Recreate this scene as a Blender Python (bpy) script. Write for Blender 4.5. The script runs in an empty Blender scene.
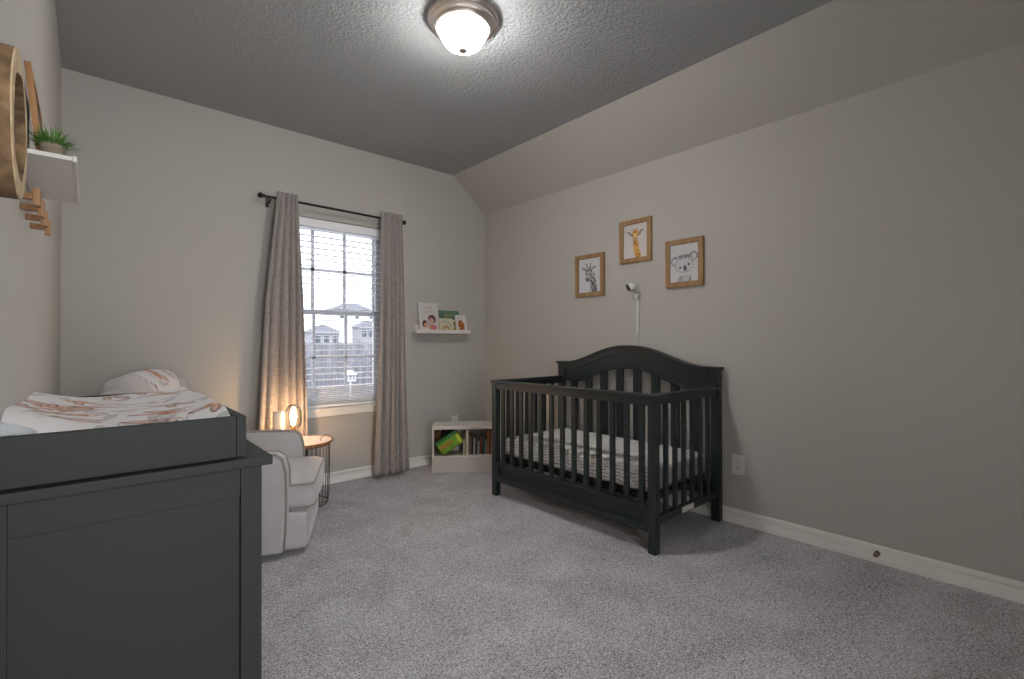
import bpy, bmesh, math, random
import numpy as np
from mathutils import Matrix, Vector
random.seed(4)
PI = math.pi
sc = bpy.context.scene

# ------------------------------------------------------------------ camera
YAW, PITCH, ROLL, FPX, EYE = .7226, .0052, -.0017, 479.716, 1.13
fw = Vector((math.sin(YAW)*math.cos(PITCH), math.cos(YAW)*math.cos(PITCH), math.sin(PITCH)))
rt = Vector((math.cos(YAW), -math.sin(YAW), 0)); up = rt.cross(fw)
r2 = rt*math.cos(ROLL)+up*math.sin(ROLL); u2 = -rt*math.sin(ROLL)+up*math.cos(ROLL)
cam = bpy.data.cameras.new('camera'); co = bpy.data.objects.new('camera', cam); sc.collection.objects.link(co)
cam.sensor_width = 36; cam.lens = 36*FPX/1024; cam.clip_start = .02; cam.clip_end = 300
co.matrix_world = Matrix(((r2.x, u2.x, -fw.x, 0), (r2.y, u2.y, -fw.y, 0), (r2.z, u2.z, -fw.z, EYE), (0, 0, 0, 1)))
sc.camera = co
# ------------------------------------------------------------------ world, exposure
W = bpy.data.worlds.new('overcast_sky'); sc.world = W; W.use_nodes = True
bg = W.node_tree.nodes['Background']; bg.inputs[0].default_value = (.86, .93, 1.0, 1); bg.inputs[1].default_value = 2.8
sc.view_settings.view_transform = 'Standard'; sc.view_settings.look = 'None'
sc.view_settings.gamma = 1; sc.view_settings.use_curve_mapping = False
sc.view_settings.exposure = 0.62
XL, XR, YB, YF, ZC, ZK, XS = -.125, 3.031, 3.852, -.9, 2.745, 2.427, 2.641
def area(name, loc, size, energy, col, rot, portal=False):
    l = bpy.data.lights.new(name, 'AREA'); l.shape = 'RECTANGLE'; l.size, l.size_y = size
    l.energy = energy; l.color = col
    o = bpy.data.objects.new(name, l); o.location = loc; o.rotation_euler = rot; sc.collection.objects.link(o)
    if portal: l.cycles.is_portal = True
    return o
WX0, WX1, WZ0, WZ1 = 1.06, 1.915, .60, 2.108
area('window_portal', ((WX0+WX1)/2, YB+.16, (WZ0+WZ1)/2), (WX1-WX0, WZ1-WZ0), 1, (1, 1, 1), (-PI/2, 0, 0), True)
area('added_fill_light', (.42, YF-.75, 1.25), (.9, 1.9), 42, (.96, .98, 1.0), (PI/2, 0, 0))  # fill light added behind the camera to brighten faces turned towards it

# ------------------------------------------------------------------ helpers
LINK = sc.collection.objects.link
def lin(c):
    return tuple((v/255/12.92 if v/255 <= .04045 else ((v/255+.055)/1.055)**2.4) for v in c)
MW = {}
class MB:
    def __init__(s): s.v = []; s.f = []; s.m = []; s.M = Matrix(); s.kinds = set()
    def add(s, vs, fs, mi=0):
        b = len(s.v); s.v += [s.M @ Vector(p) for p in vs]
        s.f += [tuple(b+i for i in f) for f in fs]; s.m += [mi]*len(fs)
        return s
    def bm(s, bm, mi=0, M=Matrix()):
        bm.verts.ensure_lookup_table(); bm.verts.index_update()
        s.add([M @ v.co for v in bm.verts], [[v.index for v in f.verts] for f in bm.faces], mi); bm.free(); return s
    def box(s, a, b, bev=0, mi=0, seg=2, M=Matrix()):
        s.kinds.add('box')
        a, b = Vector([min(p, q) for p, q in zip(a, b)]), Vector([max(p, q) for p, q in zip(a, b)])
        bm = bmesh.new(); bmesh.ops.create_cube(bm, size=1)
        for v in bm.verts: v.co = Vector([a[i]+(v.co[i]+.5)*(b[i]-a[i]) for i in range(3)])
        if bev: bmesh.ops.bevel(bm, geom=bm.edges[:], offset=min(bev, .45*min(b-a)), segments=seg, profile=.5, affect='EDGES')
        return s.bm(bm, mi, M)
    def soft(s, c, h, r, bulge=(0, 0, 0), n=10, mi=0, M=Matrix(), keep=None):
        """rounded, slightly puffed cushion: centre c, half sizes h, corner radius r"""
        bm = bmesh.new(); bmesh.ops.create_cube(bm, size=2)
        bmesh.ops.subdivide_edges(bm, edges=bm.edges[:], cuts=n, use_grid_fill=True)
        for v in bm.verts:
            p = v.co.copy(); q = Vector(p)
            # concentrate vertices near the edges
            for i in range(3): q[i] = math.copysign(abs(p[i])**.8, p[i])
            w = Vector([q[i]*h[i] for i in range(3)])
            inner = Vector([max(-(h[i]-r), min(h[i]-r, w[i])) for i in range(3)])
            d = w-inner
            if d.length > 1e-6: w = inner+d.normalized()*r if max(abs(x) for x in p) > .999 else w
            for i in range(3):
                j, k = (i+1) % 3, (i+2) % 3
                w[i] += q[i]*bulge[i]*(1-q[j]**2)*(1-q[k]**2)
            v.co = w+Vector(c)
        if keep:
            bmesh.ops.delete(bm, geom=[f for f in bm.faces if not keep(f.calc_center_median())], context='FACES')
        return s.bm(bm, mi, M)
    def tube(s, pts, r, n=8, mi=0, closed=False):
        s.kinds.add('tube'); pts = [Vector(p) for p in pts]; N = len(pts); rr = r if hasattr(r, '__len__') else [r]*N
        vs = []; fs = []; ref = None
        for i, p in enumerate(pts):
            t = (pts[(i+1) % N]-pts[i-1]) if closed else (pts[min(i+1, N-1)]-pts[max(i-1, 0)])
            t.normalize()
            if ref is None: ref = Vector((0, 0, 1)) if abs(t.z) < .9 else Vector((1, 0, 0))
            a = (ref-t*ref.dot(t)).normalized(); ref = a; b = t.cross(a)
            vs += [p+a*math.cos(2*PI*k/n)*rr[i]+b*math.sin(2*PI*k/n)*rr[i] for k in range(n)]
        for i in range(N if closed else N-1):
            for k in range(n):
                j = (i+1) % N
                fs.append((i*n+k, i*n+(k+1) % n, j*n+(k+1) % n, j*n+k))
        if not closed: fs += [tuple(range(n))[::-1], tuple((N-1)*n+k for k in range(n))]
        return s.add(vs, fs, mi)
    def lathe(s, prof, c=(0, 0, 0), n=32, mi=0, M=Matrix()):
        """revolve (r, z) pairs about z through c"""
        vs = []; fs = []
        for r, z in prof:
            vs += [M @ Vector((c[0]+r*math.cos(2*PI*k/n), c[1]+r*math.sin(2*PI*k/n), c[2]+z)) for k in range(n)]
        for i in range(len(prof)-1):
            for k in range(n): fs.append((i*n+k, i*n+(k+1) % n, (i+1)*n+(k+1) % n, (i+1)*n+k))
        if prof[0][0] > 1e-5: fs.append(tuple(range(n))[::-1])
        if prof[-1][0] > 1e-5: fs.append(tuple((len(prof)-1)*n+k for k in range(n)))
        return s.add(vs, fs, mi)
    def prism(s, poly, ax, a, b, mi=0):
        """polygon in the plane normal to axis ax, extruded from a to b"""
        def P(p, w):
            return {'X': (w, p[0], p[1]), 'Y': (p[0], w, p[1]), 'Z': (p[0], p[1], w)}[ax]
        n = len(poly); vs = [P(p, a) for p in poly]+[P(p, b) for p in poly]
        fs = [tuple(range(n)), tuple(range(2*n-1, n-1, -1))]+[(i, i+n, (i+1) % n+n, (i+1) % n) for i in range(n)]
        return s.add(vs, fs, mi)
    def strip(s, lo, hi, ax, a, b, mi=0):
        """solid between two matching polylines lo and hi, extruded along ax"""
        def P(p, w): return {'X': (w, p[0], p[1]), 'Y': (p[0], w, p[1]), 'Z': (p[0], p[1], w)}[ax]
        n = len(lo); vs = [P(p, w) for w in (a, b) for q in (lo, hi) for p in q]
        fs = []
        for i in range(n-1):
            fs += [(i, i+1, n+i+1, n+i), (2*n+i, 3*n+i, 3*n+i+1, 2*n+i+1), (i, 2*n+i, 2*n+i+1, i+1), (n+i, n+i+1, 3*n+i+1, 3*n+i)]
        fs += [(0, n, 3*n, 2*n), (n-1, 3*n-1, 4*n-1, 2*n-1)]
        return s.add(vs, fs, mi)
    def build(s, name, mat, parent=None, world=True, smooth=None):
        """smooth: angle in degrees, None = 35"""
        me = bpy.data.meshes.new(name)
        vs = s.v
        if parent is not None and world:
            inv = MW[parent.name].inverted(); vs = [inv @ v for v in s.v]
        me.from_pydata([tuple(v) for v in vs], [], s.f)
        bm = bmesh.new(); bm.from_mesh(me); bmesh.ops.recalc_face_normals(bm, faces=bm.faces[:]); bm.to_mesh(me); bm.free()
        for m in (mat if isinstance(mat, (list, tuple)) else [mat]): me.materials.append(m)
        me.polygons.foreach_set('material_index', s.m)
        me.shade_smooth(); me.set_sharp_from_angle(angle=math.radians(smooth or (80 if s.kinds == {'tube'} else 35)))
        o = bpy.data.objects.new(name, me); LINK(o)
        if 'box' in s.kinds and len(s.v) < 4000: w = o.modifiers.new('normals', 'WEIGHTED_NORMAL'); w.keep_sharp = True
        if parent is not None: o.parent = parent; MW[o.name] = MW[parent.name]
        else: MW[o.name] = Matrix()
        return o
def tag(o, label=None, cat=None, group=None, kind=None):
    for k, v in (('label', label), ('category', cat), ('group', group), ('kind', kind)):
        if v: o[k] = v
    return o
def thing(name, label, cat, loc=(0, 0, 0), rz=0, group=None, M=None):
    o = bpy.data.objects.new(name, None); o.empty_display_size = .05; LINK(o)
    M = M or (Matrix.Translation(loc) @ Matrix.Rotation(rz, 4, 'Z'))
    o.matrix_world = M; MW[o.name] = M
    return tag(o, label, cat, group)
def copy_tree(o, parent=None):
    c = o.copy(); LINK(c); MW[c.name] = MW[o.name]
    if parent is not None: c.parent = parent
    for ch in list(o.children): copy_tree(ch, c)
    return c

# ------------------------------------------------------------------ materials
def mat(name, col, rough=.6, metal=0, bump=None, noise=None, spec=.5, sheen=0, coat=0, emit=None, alpha=None):
    """bump=(scale,strength,distance), noise=(scale, amount) varies the base colour"""
    m = bpy.data.materials.new(name); m.use_nodes = True; nt = m.node_tree; b = nt.nodes['Principled BSDF']
    c = lin(col)+(1,)
    b.inputs['Base Color'].default_value = c; b.inputs['Roughness'].default_value = rough; b.inputs['Metallic'].default_value = metal
    b.inputs['Specular IOR Level'].default_value = spec
    if sheen: b.inputs['Sheen Weight'].default_value = sheen
    if coat: b.inputs['Coat Weight'].default_value = coat
    tc = nt.nodes.new('ShaderNodeTexCoord')
    if noise:
        n = nt.nodes.new('ShaderNodeTexNoise'); n.inputs['Scale'].default_value = noise[0]; n.inputs['Detail'].default_value = 4
        nt.links.new(tc.outputs['Object'], n.inputs['Vector'])
        r = nt.nodes.new('ShaderNodeValToRGB'); nt.links.new(n.outputs['Fac'], r.inputs[0])
        r.color_ramp.elements[0].position = .3; r.color_ramp.elements[1].position = .7
        r.color_ramp.elements[0].color = tuple(x*(1-noise[1]) for x in c[:3])+(1,)
        r.color_ramp.elements[1].color = tuple(min(1, x*(1+noise[1])) for x in c[:3])+(1,)
        nt.links.new(r.outputs[0], b.inputs['Base Color'])
    if bump:
        n = nt.nodes.new('ShaderNodeTexNoise'); n.inputs['Scale'].default_value = bump[0]; n.inputs['Detail'].default_value = 3
        nt.links.new(tc.outputs['Object'], n.inputs['Vector'])
        bp = nt.nodes.new('ShaderNodeBump'); bp.inputs['Strength'].default_value = bump[1]; bp.inputs['Distance'].default_value = bump[2]
        nt.links.new(n.outputs['Fac'], bp.inputs['Height']); nt.links.new(bp.outputs[0], b.inputs['Normal'])
    if emit: b.inputs['Emission Color'].default_value = lin(emit[0])+(1,); b.inputs['Emission Strength'].default_value = emit[1]
    return m
def wood(name, c1, c2, axis='Z', scale=14, rough=.5):
    m = bpy.data.materials.new(name); m.use_nodes = True; nt = m.node_tree; b = nt.nodes['Principled BSDF']
    tc = nt.nodes.new('ShaderNodeTexCoord'); mp = nt.nodes.new('ShaderNodeMapping')
    mp.inputs['Scale'].default_value = {'X': (.12, 1, 1), 'Y': (1, .12, 1), 'Z': (1, 1, .12)}[axis]
    n = nt.nodes.new('ShaderNodeTexNoise'); n.inputs['Scale'].default_value = scale; n.inputs['Detail'].default_value = 6; n.inputs['Distortion'].default_value = .6
    r = nt.nodes.new('ShaderNodeValToRGB'); r.color_ramp.elements[0].position = .35; r.color_ramp.elements[1].position = .65
    r.color_ramp.elements[0].color = lin(c1)+(1,); r.color_ramp.elements[1].color = lin(c2)+(1,)
    nt.links.new(tc.outputs['Object'], mp.inputs[0]); nt.links.new(mp.outputs[0], n.inputs['Vector']); nt.links.new(n.outputs['Fac'], r.inputs[0])
    nt.links.new(r.outputs[0], b.inputs['Base Color']); b.inputs['Roughness'].default_value = rough
    return m
def weave(name, c1, c2, scale=260, bump=.4):
    m = bpy.data.materials.new(name); m.use_nodes = True; nt = m.node_tree; b = nt.nodes['Principled BSDF']
    tc = nt.nodes.new('ShaderNodeTexCoord'); outs = []
    for sv in ((1, 1, .05), (.04, .04, 1)):
        mp = nt.nodes.new('ShaderNodeMapping'); mp.inputs['Scale'].default_value = sv
        n = nt.nodes.new('ShaderNodeTexNoise'); n.inputs['Scale'].default_value = scale; n.inputs['Detail'].default_value = 2
        nt.links.new(tc.outputs['Object'], mp.inputs[0]); nt.links.new(mp.outputs[0], n.inputs['Vector']); outs.append(n.outputs['Fac'])
    a = nt.nodes.new('ShaderNodeMath'); a.operation = 'ADD'; nt.links.new(outs[0], a.inputs[0]); nt.links.new(outs[1], a.inputs[1])
    r = nt.nodes.new('ShaderNodeMapRange'); r.inputs[1].default_value = .75; r.inputs[2].default_value = 1.25
    nt.links.new(a.outputs[0], r.inputs[0])
    mx = nt.nodes.new('ShaderNodeMix'); mx.data_type = 'RGBA'; mx.inputs[6].default_value = lin(c1)+(1,); mx.inputs[7].default_value = lin(c2)+(1,)
    nt.links.new(r.outputs[0], mx.inputs[0]); nt.links.new(mx.outputs[2], b.inputs['Base Color'])
    bp = nt.nodes.new('ShaderNodeBump'); bp.inputs['Strength'].default_value = bump; bp.inputs['Distance'].default_value = .002
    nt.links.new(a.outputs[0], bp.inputs['Height']); nt.links.new(bp.outputs[0], b.inputs['Normal'])
    b.inputs['Roughness'].default_value = .95; b.inputs['Sheen Weight'].default_value = .15
    return m
def painted(name, rough=.7):
    m = bpy.data.materials.new(name); m.use_nodes = True; nt = m.node_tree; b = nt.nodes['Principled BSDF']
    a = nt.nodes.new('ShaderNodeVertexColor'); a.layer_name = 'print'; nt.links.new(a.outputs[0], b.inputs['Base Color'])
    b.inputs['Roughness'].default_value = rough; b.inputs['Specular IOR Level'].default_value = .3
    return m
def clear_glass(name, gloss=.06, tint=(1, 1, 1)):
    m = bpy.data.materials.new(name); m.use_nodes = True; nt = m.node_tree; nt.nodes.remove(nt.nodes['Principled BSDF'])
    t = nt.nodes.new('ShaderNodeBsdfTransparent'); t.inputs[0].default_value = tint+(1,)
    g = nt.nodes.new('ShaderNodeBsdfGlossy'); g.inputs['Roughness'].default_value = .03
    lw = nt.nodes.new('ShaderNodeLayerWeight'); lw.inputs[0].default_value = .25
    mr = nt.nodes.new('ShaderNodeMath'); mr.operation = 'MULTIPLY_ADD'; mr.inputs[1].default_value = .6; mr.inputs[2].default_value = gloss*.4
    nt.links.new(lw.outputs['Fresnel'], mr.inputs[0])
    mx = nt.nodes.new('ShaderNodeMixShader')
    nt.links.new(mr.outputs[0], mx.inputs[0]); nt.links.new(t.outputs[0], mx.inputs[1]); nt.links.new(g.outputs[0], mx.inputs[2])
    nt.links.new(mx.outputs[0], nt.nodes['Material Output'].inputs[0])
    return m

M = {}
M['wall'] = mat('wall_paint', (183, 179, 173), .85, bump=(90, .35, .003), spec=.25)
M['slope'] = M['wall']
M['ceil'] = mat('ceiling_paint', (166, 168, 169), .95, bump=(60, 1.0, .0075), spec=.15)
M['trim'] = mat('trim_paint', (236, 233, 228), .45)
M['white'] = mat('white_paint', (216, 212, 206), .5)
M['vinyl'] = mat('window_vinyl', (196, 196, 202), .4)
M['blind'] = mat('blind_slat', (242, 242, 245), .5)
M['glass'] = clear_glass('window_glass')
M['crib'] = mat('dark_green_grey_paint', (30, 38, 39), .42, bump=(40, .08, .002))
M['dresser'] = mat('dresser_paint', (49, 52, 50), .6, bump=(60, .1, .002), spec=.25)
M['black'] = mat('black_metal', (28, 24, 24), .4, metal=.3)
M['nickel'] = mat('brushed_nickel', (206, 196, 188), .38, metal=1)
M['wire'] = mat('wire_metal', (104, 92, 84), .4, metal=.8)
M['chair'] = mat('grey_upholstery', (182, 178, 178), .95, bump=(400, .25, .002), sheen=.3, noise=(9, .05))
M['piping'] = mat('upholstery_piping', (150, 144, 140), .9, sheen=.2)
M['frame'] = wood('frame_wood', (138, 104, 66), (164, 128, 86), 'Z', 30)
M['oak'] = wood('oak_wood', (128, 84, 44), (178, 130, 80), 'Z', 24)
M['bark'] = wood('bark_wood', (84, 62, 40), (140, 112, 80), 'Y', 30, .8)
M['sap'] = wood('slice_wood', (176, 150, 112), (206, 182, 146), 'X', 40, .7)
M['print'] = painted('printed_paper', .6)
M['cloth'] = painted('printed_cotton', .9)
M['curtain'] = weave('linen_curtain', (134, 126, 122), (170, 162, 158), 330)
M['plastic'] = mat('white_plastic', (222, 220, 214), .35)
M['dark'] = mat('black_plastic', (20, 20, 22), .3)
M['outlet_dark'] = mat('outlet_slots', (90, 86, 80), .5)
M['page'] = mat('book_pages', (214, 206, 190), .8)
M['grass'] = mat('plastic_grass', (86, 128, 56), .6, noise=(60, .4))
M['pot'] = wood('pot_stone', (112, 100, 84), (142, 130, 110), 'X', 60, .8)
M['brass'] = mat('brass', (170, 130, 80), .35, metal=1)

def carpet():
    m = bpy.data.materials.new('carpet'); m.use_nodes = True; nt = m.node_tree; b = nt.nodes['Principled BSDF']
    tc = nt.nodes.new('ShaderNodeTexCoord')
    def N(sc_, det, dist=0):
        n = nt.nodes.new('ShaderNodeTexNoise'); n.inputs['Scale'].default_value = sc_; n.inputs['Detail'].default_value = det
        n.inputs['Distortion'].default_value = dist; nt.links.new(tc.outputs['Object'], n.inputs['Vector']); return n.outputs['Fac']
    fine, mid, big = N(150, 2, .3), N(55, 4, .8), N(4, 3, .6)
    def MA(op, a, bb):
        x = nt.nodes.new('ShaderNodeMath'); x.operation = op
        for i, q in enumerate((a, bb)):
            if isinstance(q, float): x.inputs[i].default_value = q
            else: nt.links.new(q, x.inputs[i])
        return x.outputs[0]
    s = MA('ADD', MA('ADD', MA('MULTIPLY', fine, .62), MA('MULTIPLY', mid, .24)), MA('MULTIPLY', big, .14))
    r = nt.nodes.new('ShaderNodeValToRGB'); e = r.color_ramp.elements
    e[0].position = .38; e[0].color = lin((118, 114, 118))+(1,); e[1].position = .60; e[1].color = lin((230, 227, 233))+(1,)
    nt.links.new(s, r.inputs[0]); nt.links.new(r.outputs[0], b.inputs['Base Color'])
    bp = nt.nodes.new('ShaderNodeBump'); bp.inputs['Strength'].default_value = .9; bp.inputs['Distance'].default_value = .012
    nt.links.new(MA('ADD', fine, mid), bp.inputs['Height']); nt.links.new(bp.outputs[0], b.inputs['Normal'])
    b.inputs['Roughness'].default_value = 1; b.inputs['Specular IOR Level'].default_value = .1; b.inputs['Sheen Weight'].default_value = .2
    return m
M['carpet'] = carpet()
def lined():
    m = bpy.data.materials.new('lined_crib_sheet'); m.use_nodes = True; nt = m.node_tree; b = nt.nodes['Principled BSDF']
    tc = nt.nodes.new('ShaderNodeTexCoord'); sp = nt.nodes.new('ShaderNodeSeparateXYZ'); nt.links.new(tc.outputs['Object'], sp.inputs[0])
    n = nt.nodes.new('ShaderNodeTexNoise'); n.inputs['Scale'].default_value = 9; n.inputs['Detail'].default_value = 1.5; nt.links.new(tc.outputs['Object'], n.inputs['Vector'])
    n2 = nt.nodes.new('ShaderNodeTexNoise'); n2.inputs['Scale'].default_value = 30; n2.inputs['Detail'].default_value = 1; nt.links.new(tc.outputs['Object'], n2.inputs['Vector'])
    def MA(op, *a):
        x = nt.nodes.new('ShaderNodeMath'); x.operation = op
        for i, q in enumerate(a):
            if isinstance(q, (float, int)): x.inputs[i].default_value = q
            else: nt.links.new(q, x.inputs[i])
        return x.outputs[0]
    s = MA('ADD', sp.outputs['X'], MA('MULTIPLY', sp.outputs['Z'], 1.1))
    s = MA('ADD', MA('MULTIPLY', s, 42), MA('MULTIPLY', n.outputs['Fac'], 1.6))
    fr = MA('ABSOLUTE', MA('SUBTRACT', MA('FRACT', s), .5))
    line = MA('MULTIPLY', MA('LESS_THAN', fr, .09), MA('GREATER_THAN', n2.outputs['Fac'], .42))
    mx = nt.nodes.new('ShaderNodeMix'); mx.data_type = 'RGBA'; mx.inputs[6].default_value = lin((222, 220, 218))+(1,); mx.inputs[7].default_value = lin((74, 74, 76))+(1,)
    nt.links.new(line, mx.inputs[0]); nt.links.new(mx.outputs[2], b.inputs['Base Color']); b.inputs['Roughness'].default_value = .9
    return m
M['sheet'] = lined()

# ---- painted prints: a small canvas sampled at the vertices of a grid
class Canvas:
    def __init__(s, w, h, col): s.w, s.h = w, h; s.a = np.zeros((h, w, 3))+np.array(lin(col)); s.Y, s.X = np.mgrid[0:h, 0:w]; s.X = (s.X+.5)/w; s.Y = (s.Y+.5)/h; s.asp = w/h
    def ell(s, cx, cy, rx, ry, col, ang=0, k=1.0, lo=0.0):
        """ellipse, units of canvas width; y up. lo>0 draws an outline only"""
        dx = (s.X-cx); dy = (s.Y/s.asp-cy); c, n = math.cos(ang), math.sin(ang)
        u = (dx*c+dy*n)/rx; v = (-dx*n+dy*c)/ry; d = np.sqrt(u*u+v*v)
        m = np.clip((1-d)/.12+.5, 0, 1)*k
        if lo: m = m*np.clip((d-lo)/.1+.5, 0, 1)
        s.a = s.a*(1-m[..., None])+np.array(lin(col))*m[..., None]
    def line(s, p, q, w, col, k=1.0):
        px, py = s.X-p[0], s.Y/s.asp-p[1]; dx, dy = q[0]-p[0], q[1]-p[1]; L = dx*dx+dy*dy+1e-9
        t = np.clip((px*dx+py*dy)/L, 0, 1); d = np.hypot(px-t*dx, py-t*dy)
        m = np.clip((w-d)/(w*.5)+.5, 0, 1)*k
        s.a = s.a*(1-m[..., None])+np.array(lin(col))*m[..., None]
    def rect(s, x0, y0, x1, y1, col, k=1.0):
        m = ((s.X > x0)*(s.X < x1)*(s.Y/s.asp > y0)*(s.Y/s.asp < y1))*k
        s.a = s.a*(1-m[..., None])+np.array(lin(col))*m[..., None]
    def at(s, u, v):
        j = min(s.w-1, max(0, int(u*s.w))); i = min(s.h-1, max(0, int(v*s.h))); return s.a[i, j]
def print_colors(o, uvs, cv, rest=(230, 228, 224)):
    at = o.data.color_attributes.new('print', 'FLOAT_COLOR', 'POINT')
    buf = np.ones((len(o.data.vertices), 4)); buf[:, :3] = lin(rest)
    for i, uv in enumerate(uvs): buf[i, :3] = cv.at(*uv)
    at.data.foreach_set('color', buf.ravel())
def sheet_grid(fn, nu, nv):
    vs = []; uvs = []; fs = []
    for j in range(nv+1):
        for i in range(nu+1):
            u, v = i/nu, j/nv; vs.append(fn(u, v)); uvs.append((u, v))
    for j in range(nv):
        for i in range(nu): a = j*(nu+1)+i; fs.append((a, a+1, a+nu+2, a+nu+1))
    return vs, uvs, fs
def flat_print(name, cv, origin, ux, uy, parent, nu=60, mat_='print'):
    """printed sheet from origin along ux (width) and uy (height)"""
    o_, a, b = Vector(origin), Vector(ux), Vector(uy)
    nv = int(nu*b.length/a.length)
    vs, uvs, fs = sheet_grid(lambda u, v: o_+a*u+b*v, nu, nv)
    mb = MB(); mb.add(vs, fs); ob = mb.build(name, M[mat_], parent); print_colors(ob, uvs, cv); return ob

# ------------------------------------------------------------------ room shell
def struct(mb, name, m, parent=None, smooth=None):
    o = mb.build(name, m, parent, smooth=smooth)
    if parent is None: tag(o, kind='structure')
    return o
T = .16
struct(MB().box((XL-T, YF-1.6, -.12), (XR+T, YB+T, 0)), 'floor', M['carpet'])
mb = MB()   # window wall, split around the opening
mb.prism([(XL, 0), (WX0, 0), (WX0, ZC), (XL, ZC)], 'Y', YB, YB+T)
mb.box((WX0, YB, 0), (WX1, YB+T, WZ0)); mb.box((WX0, YB, WZ1), (WX1, YB+T, ZC))
mb.prism([(WX1, 0), (XR, 0), (XR, ZK), (XS, ZC), (WX1, ZC)], 'Y', YB, YB+T)
struct(mb, 'wall_back', M['wall'])
struct(MB().box((XR, YF, 0), (XR+T, YB+T, ZK+.1)), 'wall_right', M['wall'])
struct(MB().box((XL-T, YF, 0), (XL, YB+T, ZC+.1)), 'wall_left', M['wall'])
mb = MB(); DX0, DX1, DZ = -.06, .86, 2.05  # unseen door opening, added and placed to keep the fill off the right wall
mb.box((XL, YF-.12, 0), (DX0, YF, ZC)); mb.box((DX1, YF-.12, 0), (XR, YF, ZC)); mb.box((DX0, YF-.12, DZ), (DX1, YF, ZC))
struct(mb, 'wall_front', M['wall'])
mb = MB(); mb.box((DX0-.3, YF-1.5, 0), (DX0-.2, YF-.12, 2.6)); mb.box((DX1+.2, YF-1.5, 0), (DX1+.3, YF-.12, 2.6))  # unseen box added around the fill light to block sky light leaking in
mb.box((DX0-.3, YF-1.6, 0), (DX1+.3, YF-1.5, 2.6)); mb.box((DX0-.3, YF-1.6, 2.6), (DX1+.3, YF-.12, 2.7))
struct(mb, 'wall_light_blocker', M['wall'])
struct(MB().box((XL-T, YF-.12, ZC), (XS, YB+T, ZC+.1)), 'ceiling', M['ceil'])
struct(MB().prism([(XS, ZC), (XR, ZK), (XR+.06, ZK+.12), (XS, ZC+.1)], 'Y', YF-.12, YB+T), 'wall_slope', M['slope'])
prof = [(0, 0), (.018, 0), (.018, .026), (.0135, .033), (.0125, .054), (.0150, .058), (.0150, .061), (.002, .0625), (.002, .0685), (.013, .070), (.0125, .080), (.006, .088), (0, .088)]
struct(MB().prism([(XR-t, z) for t, z in prof], 'Y', YF, YB), 'baseboard_right', M['trim'], smooth=20)
struct(MB().prism([(YB-t, z) for t, z in prof], 'X', XL+.02, XR-.02), 'baseboard_back', M['trim'], smooth=20)
struct(MB().prism([(XL+t, z) for t, z in prof], 'Y', 2.25, YB), 'baseboard_left', M['trim'], smooth=20)

# ------------------------------------------------------------------ window
mb = MB(); y0, y1 = YB+.085, YB+.155
fx0, fx1, fz0, fz1 = WX0, WX1, WZ0+.02, WZ1
fr = .035
mb.box((fx0, y0, fz0), (fx0+fr, y1, fz1), .004); mb.box((fx1-fr, y0, fz0), (fx1, y1, fz1), .004)
mb.box((fx0, y0, fz1-fr), (fx1, y1, fz1), .004); mb.box((fx0, y0, fz0), (fx1, y1, fz0+.03), .004)
win = struct(mb, 'window_1', M['vinyl'])
ZM = 1.375
def sash(z0, z1, yy, name):
    mb = MB(); a = .03; x0, x1 = fx0+.02, fx1-.02
    mb.box((x0, yy, z0), (x0+a, yy+.028, z1), .003); mb.box((x1-a, yy, z0), (x1, yy+.028, z1), .003)
    mb.box((x0, yy, z0), (x1, yy+.028, z0+a+.006), .003); mb.box((x0, yy, z1-a), (x1, yy+.028, z1), .003)
    o = mb.build(name, M['vinyl'], win)
    g = MB()
    for xx in (1.357, 1.620): g.box((xx-.013, yy+.008, z0+.02), (xx+.013, yy+.02, z1-.02))
    zz = z0+(z1-z0)*.5; g.box((x0+.01, yy+.008, zz-.012), (x1-.01, yy+.02, zz+.012))
    g.build('muntin', M['vinyl'], o)
    MB().box((x0+.02, yy+.012, z0+.02), (x1-.02, yy+.016, z1-.02)).build('pane', M['glass'], o)
sash(ZM-.02, fz1-.02, YB+.118, 'upper_sash'); sash(fz0+.01, ZM+.02, YB+.088, 'lower_sash')
mb = MB(); mb.box((WX0-.0, YB-.022, WZ0-.016), (WX1+.0, YB+.09, WZ0+.006), .006)
mb.box((WX0-.045, YB-.024, WZ0-.018), (WX1+.045, YB, WZ0+.004), .006)
mb.box((WX0-.03, YB-.014, WZ0-.06), (WX1+.03, YB, WZ0-.018), .004)
struct(mb, 'trim_1', M['trim'])
# blind
bx0, bx1 = WX0+.012, WX1-.012; yb = YB+.042
bl = thing('window_blind', 'white horizontal slat blind lowered inside the window recess', 'blind', ((bx0+bx1)/2, yb, WZ0+.02))
MB().box((bx0, YB+.006, WZ1-.07), (bx1, YB+.078, WZ1-.004), .004).build('valance', M['blind'], bl)
zs = []; z = 2.020
while z > .80: zs.append(z); z -= .0478
def slat(mb, z, tilt=0.0):
    n = 5; lo = []; hi = []
    for i in range(n+1):
        t = i/n*2-1; yy = yb+t*.0245; c = .0025*(1-t*t)+tilt*t
        lo.append((yy, z+c)); hi.append((yy, z+c+.0042))
    mb.strip(lo, hi, 'X', bx0, bx1)
mb = MB()
for z in zs: slat(mb, z, .0002)
for k in range(10): slat(mb, .640+k*.0145, 0)
mb.build('slats', M['blind'], bl)
MB().box((bx0, yb-.026, WZ0+.012), (bx1, yb+.026, WZ0+.032), .004).build('bottom_rail', M['blind'], bl)
for xx in (bx0+.13, (bx0+bx1)/2+.02, bx1-.11):
    for dy in (-.027, .027): MB().tube([(xx, yb+dy, WZ0+.03), (xx, yb+dy, WZ1-.05)], .0011, 5).build('ladder_cord', M['blind'], bl)
MB().tube([(bx0+.06, YB+.004, 1.15), (bx0+.06, YB+.004, WZ1-.06)], .0035, 6).build('tilt_wand', M['plastic'], bl)

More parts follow.
